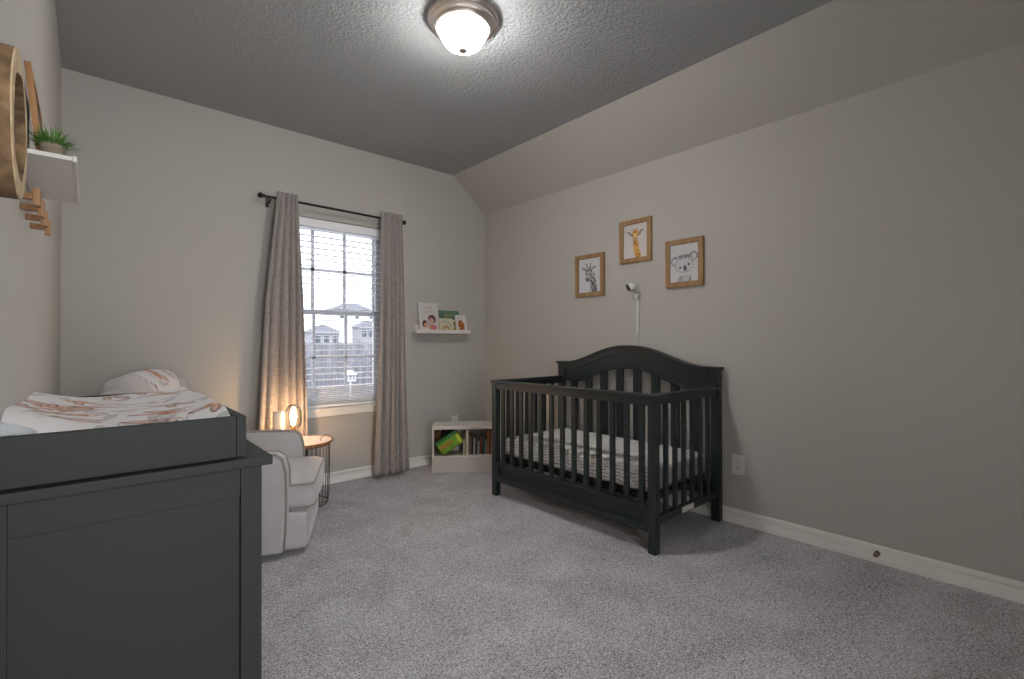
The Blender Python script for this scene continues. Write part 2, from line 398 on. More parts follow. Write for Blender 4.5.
# ------------------------------------------------------------------ curtains and rod
yr = YB-.10; zr = 2.178
rod = thing('curtain_rod', 'dark bronze curtain rod with ball finials above the window', 'curtain rod', (1.49, yr, zr))
MB().tube([(.93, yr, zr+.004), (1.49, yr, zr), (2.045, yr, zr-.006)], .009, 10).build('pole', M['black'], rod)
fin = [(0, -.03), (.008, -.03), (.008, -.02), (.013, -.018), (.013, -.012), (.009, -.010), (.017, -.003), (.021, .008), (.017, .019), (.008, .026), (0, .027)]
for xx, s in ((.925, -1), (2.05, 1)):
    Mx = Matrix.Translation((xx, yr, zr+(.004 if s < 0 else -.006))) @ Matrix.Rotation(s*PI/2, 4, 'Y')
    MB().lathe(fin, n=16, M=Mx).build('finial', M['black'], rod)
for xx in (.985, 1.985):
    m_ = MB().box((xx-.012, YB-.006, zr-.05), (xx+.012, YB-.001, zr+.02), .002)
    m_.tube([(xx, YB-.004, zr-.03), (xx, yr+.03, zr-.028), (xx, yr, zr-.01)], .005, 8)
    m_.build('bracket', M['black'], rod)
def curtain(label, L, R, ph, nf, amp, zb):
    """L, R: (z, x) control points of the two edges"""
    def ip(P, z):
        P = sorted(P); 
        return float(np.interp(z, [p[0] for p in P], [p[1] for p in P]))
    mb = MB(); nu, nv = 96, 60; zt = zr+.045
    vs = []; fs = []
    for j in range(nv+1):
        z = zb+(zt-zb)*j/nv; k = (z-zb)/(zt-zb)
        for i in range(nu+1):
            u = i/nu
            a = amp*(1.0-.5*k)
            wu = u+.05*math.sin(2*PI*u+ph)+.012*math.sin(7*u+3*k+ph)
            sn = abs(math.sin(wu*nf*PI+.15))**.75
            wob = .012*math.sin(5*u*PI+1.5*k*PI+ph)*(1-k)
            yy = min(yr-.010-1.5*a*sn+wob, YB-.032)
            xx = ip(L, z)+(ip(R, z)-ip(L, z))*u
            vs.append((xx, yy, z))
    for j in range(nv):
        for i in range(nu): b = j*(nu+1)+i; fs.append((b, b+1, b+nu+2, b+nu+1))
    mb.add(vs, fs); o = mb.build('curtain', M['curtain'], smooth=180)
    sd = o.modifiers.new('thick', 'SOLIDIFY'); sd.thickness = .003
    return tag(o, label, 'curtain', 'linen curtains on the rod')
curtain('grey-brown linen curtain hanging behind the armchair and lit lamp', [(2.22, 1.022), (1.43, .94), (.52, .895), (.05, .87)], [(2.22, 1.165), (1.5, 1.20), (.7, 1.222), (.05, 1.23)], .6, 5, .038, .03)
curtain('grey-brown linen curtain hanging full length beside the book ledge', [(2.22, 1.828), (1.4, 1.815), (.7, 1.785), (.05, 1.755)], [(2.22, 2.022), (1.5, 2.045), (.7, 2.06), (.05, 2.075)], 2.4, 5, .040, .028)

# ------------------------------------------------------------------ crib
CX0, CX1, CY0, CY1 = 2.238, 3.008, 1.400, 2.768
crib = thing('crib', 'dark charcoal wooden baby crib with arched headboard against the wall', 'crib', ((CX0+CX1)/2, (CY0+CY1)/2, 0))
cm = M['crib']; PW = .046
def part(mb, name, m=cm, parent=crib, smooth=None): return mb.build(name, m, parent, smooth=smooth)
for y0_, y1_ in ((CY0, CY0+PW), (CY1-PW, CY1)):
    part(MB().box((CX0, y0_, 0), (CX0+PW, y1_, .828), .003), 'leg')
for y0_, y1_ in ((CY0-.004, CY0+.052), (CY1-.052, CY1+.004)):
    part(MB().box((2.958, y0_, 0), (CX1-.008, y1_, .962), .003), 'leg')
# front rail
mb = MB().box((CX0-.006, CY0-.008, .826), (CX0+.052, CY1+.008, .848), .006); mb.box((CX0+.006, CY0+PW, .786), (CX0+.034, CY1-PW, .828), .002)
part(mb, 'front_top_rail')
mb = MB().box((CX0+.022, CY0+PW-.002, .112), (CX0+.034, CY1-PW+.002, .25), .002)
mb.box((CX0-.002, CY0+PW, .228), (CX0+.036, CY1-PW, .252), .004); mb.box((CX0+.002, CY0+PW, .110), (CX0+.036, CY1-PW, .150), .004)
mb.box((CX0+.002, CY0+PW, .14), (CX0+.03, CY0+PW+.028, .235), .003); mb.box((CX0+.002, CY1-PW-.028, .14), (CX0+.03, CY1-PW, .235), .003)
mb.box((CX0+.012, CY0+PW+.03, .205), (CX0+.03, CY1-PW-.03, .228), .003)
part(mb, 'front_panel')
for k in range(13):
    yy = 2.662-(2.662-1.495)*k/12*1.0
    part(MB().box((CX0+.012, yy-.0165, .245), (CX0+.030, yy+.0165, .792), .003), 'slat')
# end rails
for yy in (CY0+.010, CY1-.036):
    mb = MB().box((CX0+.05, yy-.012, .828), (2.964, yy+.038, .849), .005); mb.box((CX0+PW-.002, yy, .790), (2.962, yy+.026, .829), .002)
    part(mb, 'end_top_rail')
    part(MB().box((CX0+PW-.002, yy, .150), (2.962, yy+.026, .196), .003), 'end_bottom_rail')
    for k in range(6):
        xx = CX0+PW+(2.958-CX0-PW)*(k+1)/7
        part(MB().box((xx-.0165, yy+.004, .19), (xx+.0165, yy+.022, .795), .003), 'slat')
# headboard
def arch(y, base, rise, half, sh=1.0):
    t = min(1, abs(y-YC)/half); return base+rise*(.5+.5*math.cos(PI*t**sh))
YC = (CY0+CY1)/2
N = 60; ys = [CY0+(CY1-CY0)*i/N for i in range(N+1)]
top = [(y, arch(y, .966, .134, .60, 1.1)) for y in ys]
ysi = [CY0+.05+(CY1-CY0-.10)*i/N for i in range(N+1)]
botf = lambda y: arch(y, .815, .122, .54, 1.15)
topf = lambda y: arch(y, .966, .134, .60, 1.1)
mb = MB(); mb.strip([(y, botf(y)) for y in ysi], [(y, topf(y)-.004) for y in ysi], 'X', 2.972, 2.99)
part(mb, 'headboard_panel')
mb = MB(); mb.strip([(y, topf(y)-.055) for y in ysi], [(y, topf(y)-.002) for y in ysi], 'X', 2.958, 2.974)
for a, b in ((CY0+.05, CY0+.075), (CY1-.075, CY1-.05)): mb.box((2.958, a, .82), (2.974, b, .93), .001)
part(mb, 'headboard_moulding')
ysc = [CY0-.012+(CY1-CY0+.024)*i/N for i in range(N+1)]
mb = MB(); mb.strip([(y, topf(y)-.008) for y in ysc], [(y, topf(y)+.004) for y in ysc], 'X', 2.944, CX1)
mb.strip([(y, topf(y)-.018) for y in ysc], [(y, topf(y)-.006) for y in ysc], 'X', 2.954, CX1-.004)
part(mb, 'headboard_cap')
mb = MB(); mb.tube([(2.970, y, botf(y)) for y in ysi], .0065, 8); part(mb, 'headboard_bead')
for k in range(8):
    yy = YC+(-.525+.15*k); part(MB().box((2.974, yy-.033, .22), (2.988, yy+.033, botf(yy)+.02), .002), 'slat')
part(MB().box((2.966, CY0+.05, .15), (2.992, CY1-.05, .24), .003), 'headboard_bottom_rail')
# mattress support
mb = MB()
for a, b in (((2.285, 1.452), (2.300, 2.715)), ((2.935, 1.452), (2.950, 2.715)), ((2.285, 1.452), (2.95, 1.467)), ((2.285, 2.70), (2.95, 2.715))):
    mb.box(a+(.262,), b+(.292,), .002)
for k in range(16): yy = 1.50+k*.0775; mb.tube([(2.30, yy, .285), (2.94, yy, .285)], .0025, 5)
for k in range(8): xx = 2.34+k*.08; mb.tube([(xx, 1.46, .28), (xx, 2.71, .28)], .0025, 5)
mb.box((2.30, 1.47, .287), (2.94, 2.70, .291))
for yy in (1.449, 2.703):
    for xx in (2.30, 2.93): mb.box((xx-.012, yy, .12), (xx+.012, yy+.015, .29), .001)
part(mb, 'mattress_support', M['dark'])
mb = MB().box((2.53, CY0+.0085, .157), (2.66, CY0+.0098, .188)); part(mb, 'warning_sticker', M['white'])
mb = MB().soft((2.618, 2.083, .362), (.322, .618, .070), .035, (0, 0, .006), 14)
o = mb.build('crib_mattress', M['sheet'], smooth=180)
tag(o, 'crib mattress in a white sheet with thin wavy black lines', 'mattress')

# ------------------------------------------------------------------ dresser, tray, pad
DYn, DYf = 1.262, 2.15; DX_ = .312; x0 = XL+.0015
dr = thing('dresser', 'dark grey-green nursery dresser with panelled end beside the wall', 'dresser', ((x0+DX_)/2, (DYn+DYf)/2, 0))
dm = M['dresser']
mb = MB().box((x0, DYn-.018, .838), (.332, DYf+.018, .860), .003); part(mb, 'top_board', dm, dr)
mb = MB()
mb.box((x0, DYn+.012, .06), (DX_-.012, DYn+.03, .838)); mb.box((x0, DYf-.03, .06), (DX_-.012, DYf-.012, .838))
mb.box((x0, DYn+.02, .06), (x0+.012, DYf-.02, .838)); mb.box((x0, DYn+.02, .06), (DX_-.012, DYf-.02, .08))
part(mb, 'body', dm, dr)
for yy in (DYn, DYf-.04):
    mb = MB().box((DX_-.045, yy, 0), (DX_, yy+.04, .84), .002); part(mb, 'leg', dm, dr)
    mb = MB().box((x0, yy+.003, 0), (x0+.012, yy+.04, .838), .001); part(mb, 'leg', dm, dr)
part(MB().box((x0+.012, DYn+.004, .77), (DX_-.045, DYn+.02, .838), .0015), 'end_rail', dm, dr)
part(MB().box((x0+.012, DYn+.004, .07), (DX_-.045, DYn+.02, .13), .0015), 'end_rail', dm, dr)
for k in range(3):
    za = .09+k*.25
    d_ = part(MB().box((DX_-.014, DYn+.045, za), (DX_+.006, DYf-.045, za+.235), .003), 'drawer', dm, dr)
    for yk in (DYn+.22, DYf-.22):
        Mx = Matrix.Translation((DX_+.006, yk, za+.118)) @ Matrix.Rotation(PI/2, 4, 'Y')
        MB().lathe([(.006, 0), (.006, .012), (.014, .018), (.015, .024), (0, .028)], n=14, M=Mx).build('knob', dm, d_)
# tray
TX0, TX1, TY0, TY1, TZ0, TZ1 = XL+.0015, .280, 1.270, 2.10, .861, .9565
tr = thing('changing_tray', 'dark grey-green changing tray standing on the dresser top', 'changing tray', ((TX0+TX1)/2, (TY0+TY1)/2, TZ0))
b_ = .020
part(MB().box((TX0, TY0, TZ0), (TX1-b_-.0005, TY0+b_, TZ1), .0015), 'side_board', dm, tr)
part(MB().box((TX0, TY1-b_, TZ0), (TX1-b_-.0005, TY1, TZ1), .0015), 'side_board', dm, tr)
part(MB().box((TX1-b_, TY0, TZ0), (TX1, TY1, TZ1), .0015), 'side_board', dm, tr)
part(MB().box((TX0, TY0+b_, TZ0), (TX0+b_, TY1-b_, TZ1), .0015), 'side_board', dm, tr)
part(MB().box((TX0+b_, TY0+b_, TZ0), (TX1-b_, TY1-b_, TZ0+.008)), 'bottom_board', dm, tr)
# printed cotton
def animal_cloth(w, h, n, seed, s=1.0):
    rnd = random.Random(seed); cv = Canvas(w, h, (214, 211, 212)); H = h/w
    for k in range(n*3):   # pale leaves and soft washes
        cx, cy = rnd.random(), rnd.random()*H; a = rnd.random()*PI
        cv.ell(cx, cy, .075*s, .022*s, rnd.choice([(176, 172, 176), (196, 178, 176), (168, 172, 176), (200, 190, 184)]), a, .8)
        cv.ell(cx, cy, .078*s, .024*s, (120, 114, 122), a, .55, .82)
    for k in range(n):
        cx, cy = rnd.random(), rnd.random()*H; a = rnd.random()*2*PI
        c, q = math.cos(a), math.sin(a)
        def at(u, v): return cx+(u*c-v*q)*s, cy+(u*q+v*c)*s
        face = rnd.choice([(190, 128, 92), (186, 142, 116), (170, 156, 150), (200, 150, 118)])
        for sg in (-1, 1):
            ex, ey = at(.035*sg, .105); ea = a+PI/2-.25*sg
            cv.ell(ex, ey, .07*s, .020*s, (178, 132, 112), ea, .95); cv.ell(ex, ey, .052*s, .010*s, (214, 182, 176), ea, .9)
            cv.ell(ex, ey, .073*s, .022*s, (70, 50, 50), ea, .95, .82)
        cv.ell(*at(0, 0), .052*s, .062*s, face, a, .95); cv.ell(*at(0, -.03), .026*s, .026*s, (224, 214, 208), a, .9)
        for t in range(14):
            px, py = at(rnd.uniform(-.045, .045), rnd.uniform(-.03, .055)); cv.ell(px, py, .009*s, .004*s, rnd.choice([(150, 84, 52), (120, 80, 62), (214, 176, 150)]), a+PI/2+rnd.uniform(-.5, .5), .7)
        for sg in (-1, 1): cv.ell(*at(.024*sg, .006), .008*s, .009*s, (50, 46, 56), a)
        cv.ell(*at(0, -.036), .009*s, .006*s, (64, 50, 54), a)
        p = at(-.08, -.07); q_ = at(.08, -.075); cv.line(p, q_, .0022*s, (110, 100, 112), .7)
    for k in range(n*2):
        x, y = rnd.random(), rnd.random()*H; a = rnd.random()*PI
        cv.line((x, y), (x+.07*s*math.cos(a), y+.07*s*math.sin(a)), .0018*s, (116, 104, 112), .6)
    return cv
PX0, PX1, PY0, PY1 = -.1235, .262, 1.2915, 2.082
def padz(u, v):
    s = 2*u-1; e = .953+(.028 if s > 0 else .046)*abs(s)**2.2-(.004 if s > 0 else .022)*abs(s)**2.2*v
    e += .004*math.sin(9*v+4*u)*math.sin(6*u+1)
    ex = max(0, (s-.93)/.07); e -= .07*(1-math.sqrt(max(0, 1-min(1, ex)**2)))
    ev = max(0, (.10-v)/.10); e -= .022*ev**1.5+(.03*max(0, (.012-v)/.012))
    ew = max(0, (v-.97)/.03); e -= .05*(1-math.sqrt(max(0, 1-min(1, ew)**2)))
    return e
def padp(u, v):
    return Vector((PX0+(PX1-PX0)*u+.0*v, PY0+(PY1-PY0)*v, padz(u, v)))
vs, uvs, fs = sheet_grid(padp, 130, 260)
pad = thing('changing_pad', 'contoured changing pad in a white cover printed with woodland animals', 'changing pad', (.09, 1.68, .87))
mb = MB(); mb.add(vs, fs); o = mb.build('cover', M['cloth'], pad, smooth=180); print_colors(o, uvs, animal_cloth(360, 760, 17, 12, 1.3))
MB().soft((.083, 1.687, .902), (.160, .380, .030), .02, n=6).build('foam', M['white'], pad, smooth=180)

# ------------------------------------------------------------------ armchair
CO = Vector((.655, 3.090, 0)); CR = math.atan2(-.418, .908)
CM = Matrix.Translation(CO) @ Matrix.Rotation(CR, 4, 'Z')
ch = thing('armchair', 'light grey upholstered swivel armchair between dresser and side table', 'armchair', M=CM)
def cbuild(mb, name, m=M['chair'], par=ch, smooth=180): return mb.build(name, m, par, world=False, smooth=smooth)
cbuild(MB().lathe([(.0, .001), (.24, .001), (.25, .012), (.24, .03), (.06, .034), (.06, .06), (0, .06)], n=40), 'swivel_base', M['dark'], smooth=35)
cbuild(MB().soft((.018, 0, .130), (.368, .318, .104), .03, (.006, .004, 0)), 'seat_base')
cbuild(MB().soft((.105, 0, .312), (.312, .298, .078), .035, (.020, .006, .035), 14), 'seat_cushion')
def loop(cx, cy, hx, hy, z, r, zf=None, n=8):
    P = []
    for sx, sy, a0 in ((1, 1, 0), (-1, 1, PI/2), (-1, -1, PI), (1, -1, 3*PI/2)):
        for k in range(n+1):
            a = a0+PI/2*k/n; P.append((cx+sx*(hx-r)+r*math.cos(a), cy+sy*(hy-r)+r*math.sin(a), z))
    return P
mb = MB(); mb.tube(loop(.105, 0, .313, .299, .372, .04), .0065, 6, closed=True); mb.tube(loop(.105, 0, .313, .299, .252, .04), .0055, 6, closed=True)
cbuild(mb, 'cushion_piping', M['piping'])
def arm(s):
    # side profile (x, z) swept across the arm: low front curve, rising into the back
    pr = [(.285, .035), (.296, .15), (.300, .30), (.296, .46), (.280, .530), (.245, .556), (.16, .562), (0, .566), (-.15, .585), (-.26, .64), (-.34, .72), (-.42, .74), (-.44, .45), (-.42, .035)]
    bm = bmesh.new(); y_in, y_out = s*.292, s*.362
    A = [bm.verts.new((x, y_in, z)) for x, z in pr]; B = [bm.verts.new((x+(-.012 if i < 8 else 0), y_out, z-(.008 if 4 <= i < 12 else 0))) for i, (x, z) in enumerate(pr)]
    bm.faces.new(A); bm.faces.new(B[::-1])
    n = len(pr)
    for i in range(n): bm.faces.new((A[i], A[(i+1) % n], B[(i+1) % n], B[i]))
    bmesh.ops.recalc_face_normals(bm, faces=bm.faces[:])
    bmesh.ops.bevel(bm, geom=[e for e in bm.edges if e.calc_face_angle(0) > .9], offset=.018, segments=3, profile=.5, affect='EDGES')
    a_ = cbuild(MB().bm(bm), 'arm', smooth=50)
    p = MB()
    for yy, dx, dz in ((y_in+s*.002, .002, .001), (y_out-s*.004, -.008, -.006)):
        p.tube([(x+dx, yy, z+dz) for x, z in [(.287, .06)]+pr[1:12]], .0052, 6)
    p.build('arm_piping', M['piping'], a_, world=False, smooth=180)
arm(-1); arm(1)
LB = Matrix.Translation((-.43, -.01, .612)) @ Matrix.Rotation(math.radians(-11), 4, 'Y')
cbuild(MB().soft((0, 0, 0), (.075, .308, .345), .065, (.03, 0, .012), 14, M=LB), 'backrest')
for s in (-1, 1):
    w = cbuild(MB().soft((.03, s*.335, -.02), (.085, .048, .31), .045, (0, .01, 0), 10, M=LB), 'wing')
# printed blanket over the top of the backrest
bmx = MB().soft((0, .085, .004), (.088, .225, .352), .075, (.03, 0, .012), 34, M=LB, keep=lambda c: c.z > (-.10 if c.x > 0 else .05) and c.y > -.16+.6*(c.z-.30) and c.y < .31)
ob = bmx.build('baby_blanket', M['cloth'], smooth=180)
ob.matrix_world = CM; MW[ob.name] = CM
cvb = animal_cloth(300, 400, 14, 5, .9)
print_colors(ob, [((v.co.y+.15)/.45, ((v.co.z-.5)+(v.co.x+.4)*.5)/.7) for v in ob.data.vertices], cvb)
sd = ob.modifiers.new('thick', 'SOLIDIFY'); sd.thickness = .004; sd.offset = 1
tag(ob, 'white animal-print blanket draped over the top of the armchair', 'blanket')

# ------------------------------------------------------------------ side table with lamp
TC = (1.120, 3.492); TZ = .440
st = thing('side_table', 'round wire basket side table with pale top between armchair and curtain', 'side table', TC+(0,))
MB().lathe([(0, TZ-.016), (.188, TZ-.016), (.190, TZ-.010), (.190, TZ-.002), (.186, TZ), (.183, TZ-.006), (0, TZ-.006)], TC+(0,), 56).build('table_top', mat('table_top_white', (188, 184, 192), .5), st)
MB().lathe([(.1905, TZ-.020), (.195, TZ-.018), (.195, TZ+.001), (.1905, TZ+.002), (.1905, TZ-.020)], TC+(0,), 56).build('wooden_rim', M['oak'], st)
def ring(r, z, n=48): return [(TC[0]+r*math.cos(2*PI*k/n), TC[1]+r*math.sin(2*PI*k/n), z) for k in range(n)]
mb = MB()
for k in range(36):
    a = 2*PI*k/36; mb.tube([(TC[0]+r*math.cos(a), TC[1]+r*math.sin(a), z) for r, z in ((.182, TZ-.02), (.181, .3), (.176, .06), (.168, .006))], .002, 5)
for r, z in ((.182, TZ-.024), (.168, .006)): mb.tube(ring(r, z), .0035, 6, closed=True)
for k in range(6):
    a = PI*k/6; mb.tube([(TC[0]+.16*math.cos(a), TC[1]+.16*math.sin(a), .006), (TC[0]-.16*math.cos(a), TC[1]-.16*math.sin(a), .006)], .002, 5)
mb.build('wire_basket', M['wire'], st)
hx, hy = TC[0]+.14, TC[1]-.09
MB().tube([(hx+.052*math.cos(a)*.6, hy-.052*math.cos(a)*.8, TZ-.006+.045*math.sin(a)) for a in [PI*k/14 for k in range(15)]], .0032, 6).build('handle', M['wire'], st)
# lamp
LP = (1.062, 3.495); lz = TZ-.005
la = thing('table_lamp', 'small lit lamp with clear glass globe on the side table', 'lamp', LP+(lz,))
MB().lathe([(0, 0), (.046, 0), (.048, .006), (.046, .014), (.020, .022), (.014, .05), (.020, .085), (.030, .100), (.014, .104), (.012, .125), (0, .125)], LP+(lz,), 28).build('lamp_base', M['brass'], la)
gp = [(.030, .100), (.046, .112), (.056, .138), (.058, .175), (.055, .215), (.044, .245), (.026, .262), (.010, .267)]
mb = MB().lathe(gp+[(r-.002, z-.001) for r, z in gp[::-1]], LP+(lz,), 32); mb.f = [f for f in mb.f if len(f) == 4]; mb.m = [0]*len(mb.f)
mb.build('glass_globe', clear_glass('lamp_glass', .25), la)
mb = MB().lathe([(0, .124), (.010, .126), (.011, .140), (.017, .165), (.019, .180), (.015, .195), (.006, .203), (0, .204)], LP+(lz,), 20)
bulb = mb.build('bulb', mat('lit_bulb', (255, 220, 175), .4, emit=((255, 206, 150), 190)), la)
JP = (.972, 3.52)
jar = thing('candle_jar', 'small white cylindrical jar on the side table beside the lit lamp', 'jar', JP+(lz,))
MB().lathe([(0, 0), (.036, 0), (.038, .004), (.034, .220), (.030, .224), (.028, .220), (.028, .120), (0, .120)], JP+(lz,), 30).build('jar_body', mat('white_ceramic', (236, 228, 214), .35), jar)
MB().lathe([(0, .1205), (.0275, .1205), (.0275, .20), (0, .202)], JP+(lz,), 24).build('wax', mat('candle_wax', (236, 220, 190), .5), jar)

# ------------------------------------------------------------------ ceiling light
LC = (1.400, 1.955)
cl = thing('ceiling_light', 'flush ceiling light with frosted white bowl and nickel ring', 'ceiling light', LC+(ZC,))
MB().lathe([(0, 0), (.176, 0), (.178, -.008), (.172, -.020), (.166, -.022), (.164, -.034), (.152, -.040), (.146, -.042), (.142, -.052), (.133, -.056), (.124, -.052), (.123, -.03), (0, -.03)], LC+(ZC,), 64).build('metal_ring', M['nickel'], cl)
bp_ = [(.122, -.040), (.121, -.058), (.114, -.084), (.099, -.110), (.078, -.132), (.051, -.147), (.022, -.155), (0, -.156)]
gm_ = mat('lit_frosted_glass', (255, 250, 240), .4, emit=((255, 253, 250), 80))   # emission graded by height, weak at the rim to keep the ceiling darker
nt_ = gm_.node_tree; tc_ = nt_.nodes.new('ShaderNodeTexCoord'); sp_ = nt_.nodes.new('ShaderNodeSeparateXYZ'); mr_ = nt_.nodes.new('ShaderNodeMapRange')
nt_.links.new(tc_.outputs['Object'], sp_.inputs[0]); nt_.links.new(sp_.outputs['Z'], mr_.inputs[0])
mr_.inputs[1].default_value = -.14; mr_.inputs[2].default_value = -.05; mr_.inputs[3].default_value = 118; mr_.inputs[4].default_value = 7
nt_.links.new(mr_.outputs[0], nt_.nodes['Principled BSDF'].inputs['Emission Strength'])
MB().lathe(bp_, LC+(ZC,), 48).build('glass_bowl', gm_, cl)
MB().lathe([(0, -.152), (.020, -.154), (.024, -.159), (.014, -.166), (.005, -.170), (.008, -.176), (.006, -.184), (0, -.187)], LC+(ZC,), 20).build('finial', M['nickel'], cl)

# ------------------------------------------------------------------ framed animal pictures on the right wall
def frame(label, yc, zc, w, h, cv):
    t = thing('framed_picture', label, 'framed picture', (XR, yc, zc))
    b = .033; xa, xb = XR-.002, XR-.026
    mb = MB()
    for a, c in (((yc-w/2, zc-h/2), (yc-w/2+b, zc+h/2)), ((yc+w/2-b, zc-h/2), (yc+w/2, zc+h/2)), ((yc-w/2+b, zc+h/2-b), (yc+w/2-b, zc+h/2)), ((yc-w/2+b, zc-h/2), (yc+w/2-b, zc-h/2+b))):
        mb.box((xb,)+a, (xa,)+c, .0012)
    mb.build('moulding', M['frame'], t)
    MB().box((XR-.014, yc-w/2+b-.004, zc-h/2+b-.004), (XR-.003, yc+w/2-b+.004, zc+h/2-b+.004)).build('backing', M['white'], t)
    flat_print('picture', cv, (XR-.0148, yc+w/2-b, zc-h/2+b), (0, -(w-2*b), 0), (0, 0, h-2*b), t, 90)
    return t
def giraffe_grey():
    rr = random.Random(21); c = Canvas(120, 150, (200, 200, 205)); g = (110, 110, 114); d = (62, 62, 66)
    for k in range(30): t = k/29; c.ell(.58+.12*t, .70-.72*t, .14+.03*t, .05, (176, 176, 180))
    for a in ((.40, .86, .36, 1.05), (.52, .86, .54, 1.06)): c.line((a[0], a[1]), (a[2], a[3]), .02, g); c.ell(a[2], a[3], .03, .025, d)
    c.ell(.24, .88, .11, .04, g, 2.7, .85); c.ell(.70, .90, .11, .04, g, .45, .85)
    c.ell(.46, .80, .15, .15, (158, 158, 162)); c.ell(.43, .60, .11, .19, (172, 172, 176)); c.ell(.41, .47, .10, .07, g)
    c.ell(.34, .80, .035, .03, d); c.ell(.58, .80, .035, .03, d); c.ell(.37, .47, .02, .025, d); c.ell(.45, .47, .02, .025, d)
    for k in range(38):
        t = rr.random(); c.ell(.60+.12*t+rr.uniform(-.11, .11), .66-.66*t, .034, .040, rr.choice([g, d, (92, 92, 96)]), rr.random()*3, .85)
    for k in range(22): c.ell(rr.uniform(.32, .60), rr.uniform(.5, .92), .018, .035, rr.choice([g, d]), rr.random()*3, .65)
    for k in range(5): c.line((.42+.06*k, .0), (.44+.06*k, .10), .01, g, .5)
    return c
def giraffe_orange():
    c = Canvas(120, 145, (202, 196, 196)); o1 = (214, 164, 84); o2 = (150, 92, 46); d = (66, 66, 68)
    for k in range(40): t = k/39; c.ell(.50+.14*t*t, .78-.80*t, .095+.035*t, .05, o1)
    for a in ((.44, .95), (.56, .95)): c.line((a[0]+(.5-a[0])*.3, .88), (a[0], 1.03), .017, d); 
    for s in (-1, 1):
        c.ell(.50+s*.235, .90+(.02 if s > 0 else 0), .12, .036, (96, 100, 96), s*.55); c.ell(.50+s*.22, .89, .06, .015, (190, 176, 160), s*.55)
        c.ell(.50+s*.20, .84, .05, .02, (96, 88, 74), s*.6)
    c.ell(.50, .86, .15, .14, (216, 168, 88)); c.ell(.50, .93, .10, .05, (196, 130, 54)); c.ell(.49, .74, .115, .14, (222, 186, 124)); c.ell(.47, .66, .07, .05, (206, 196, 184))
    for s in (-1, 1): c.ell(.50+s*.115, .81, .03, .035, (52, 42, 40))
    for k in range(34):
        t = random.random(); c.ell(.50+.14*t*t+random.uniform(-.07, .07), .72-.74*t, .03, .024, random.choice([o2, (176, 112, 52), (120, 76, 50)]), random.random()*3, .85)
    return c
def koala():
    c = Canvas(120, 142, (198, 196, 196)); g = (124, 128, 134); d = (58, 60, 66)
    for s, x, y in ((-1, .17, .66), (1, .82, .78)):
        c.ell(x, y, .15, .14, (150, 152, 158)); c.ell(x+.01, y-.02, .10, .09, (198, 196, 198)); c.ell(x-s*.06, y-.02, .03, .10, g, .2*s, .8)
        for k in range(26): a = random.random()*2*PI; c.line((x+.11*math.cos(a), y+.10*math.sin(a)), (x+.17*math.cos(a), y+.16*math.sin(a)), .006, d, .6)
    c.ell(.50, .56, .33, .28, (172, 174, 180)); c.ell(.50, .52, .29, .22, (190, 190, 194))
    for k in range(60): x = random.uniform(.3, .72); c.line((x, .70+.1*random.random()), (x+random.uniform(-.03, .03), .80+.05*random.random()), .006, random.choice([g, d]), .7)
    c.ell(.36, .45, .035, .035, d); c.ell(.66, .53, .035, .035, d); c.ell(.53, .43, .055, .09, d, .2); c.ell(.52, .46, .03, .03, g)
    c.line((.45, .30), (.52, .33), .01, g); c.line((.52, .33), (.62, .32), .008, g)
    c.ell(.50, .05, .26, .16, (178, 180, 184))
    for x in (.34, .40, .68, .72): c.line((x, .0), (x+.02, .18), .012, d, .7)
    for k in range(40): a = random.uniform(2.6, 6.8); c.line((.5+.30*math.cos(a), .54+.25*math.sin(a)), (.5+.35*math.cos(a), .54+.29*math.sin(a)), .005, g, .6)
    return c
GR = 'wood-framed animal pictures above the crib'
frame('oak-framed grey sketch of a giraffe, hung lowest above the crib', 2.476, 1.664, .289, .338, giraffe_grey())
frame('oak-framed painting of an orange giraffe, hung highest above the crib', 2.046, 1.873, .272, .316, giraffe_orange())
frame('oak-framed grey drawing of a koala face above the crib', 1.660, 1.664, .272, .322, koala())

# ------------------------------------------------------------------ baby monitor
bmn = thing('baby_monitor', 'white baby monitor camera with cord cover on the wall above crib', 'monitor', (XR, 2.03, 1.19))
MB().box((XR-.012, 2.022, 1.185), (XR-.0005, 2.040, 1.437), .003).build('cord_cover', M['plastic'], bmn)
mb = MB().lathe([(0, 0), (.018, 0), (.020, .004), (.020, .04), (.016, .046), (0, .046)], (XR-.026, 2.031, 1.437), 20); mb.box((XR-.02, 2.016, 1.44), (XR-.0005, 2.046, 1.49), .003)
mb.tube([(XR-.03, 2.031, 1.47), (XR-.045, 2.035, 1.50), (XR-.055, 2.04, 1.525)], .008, 10)
mb.build('mount', mat('mount_grey', (186, 184, 182), .4), bmn)
hc = Vector((XR-.062, 2.055, 1.535)); dv = Vector((-.72, .45, -.42)).normalized()
Rm = dv.to_track_quat('Z', 'Y').to_matrix().to_4x4()
Mh = Matrix.Translation(hc) @ Rm
MB().lathe([(0, -.034), (.016, -.032), (.028, -.020), (.033, 0), (.033, .016), (.030, .022), (.028, .022)], n=24, M=Mh).build('camera_head', M['plastic'], bmn)
MB().lathe([(.0295, .0205), (.026, .0245), (0, .026)], n=24, M=Mh).build('camera_face', M['dark'], bmn)
MB().tube([(XR-.006, 2.031, 1.19), (XR-.006, 2.033, 1.15), (XR-.006, 2.031, 1.08), (XR-.006, 2.02, .98), (XR-.006, 1.99, .6)], .0028, 6).build('cord', M['plastic'], bmn)

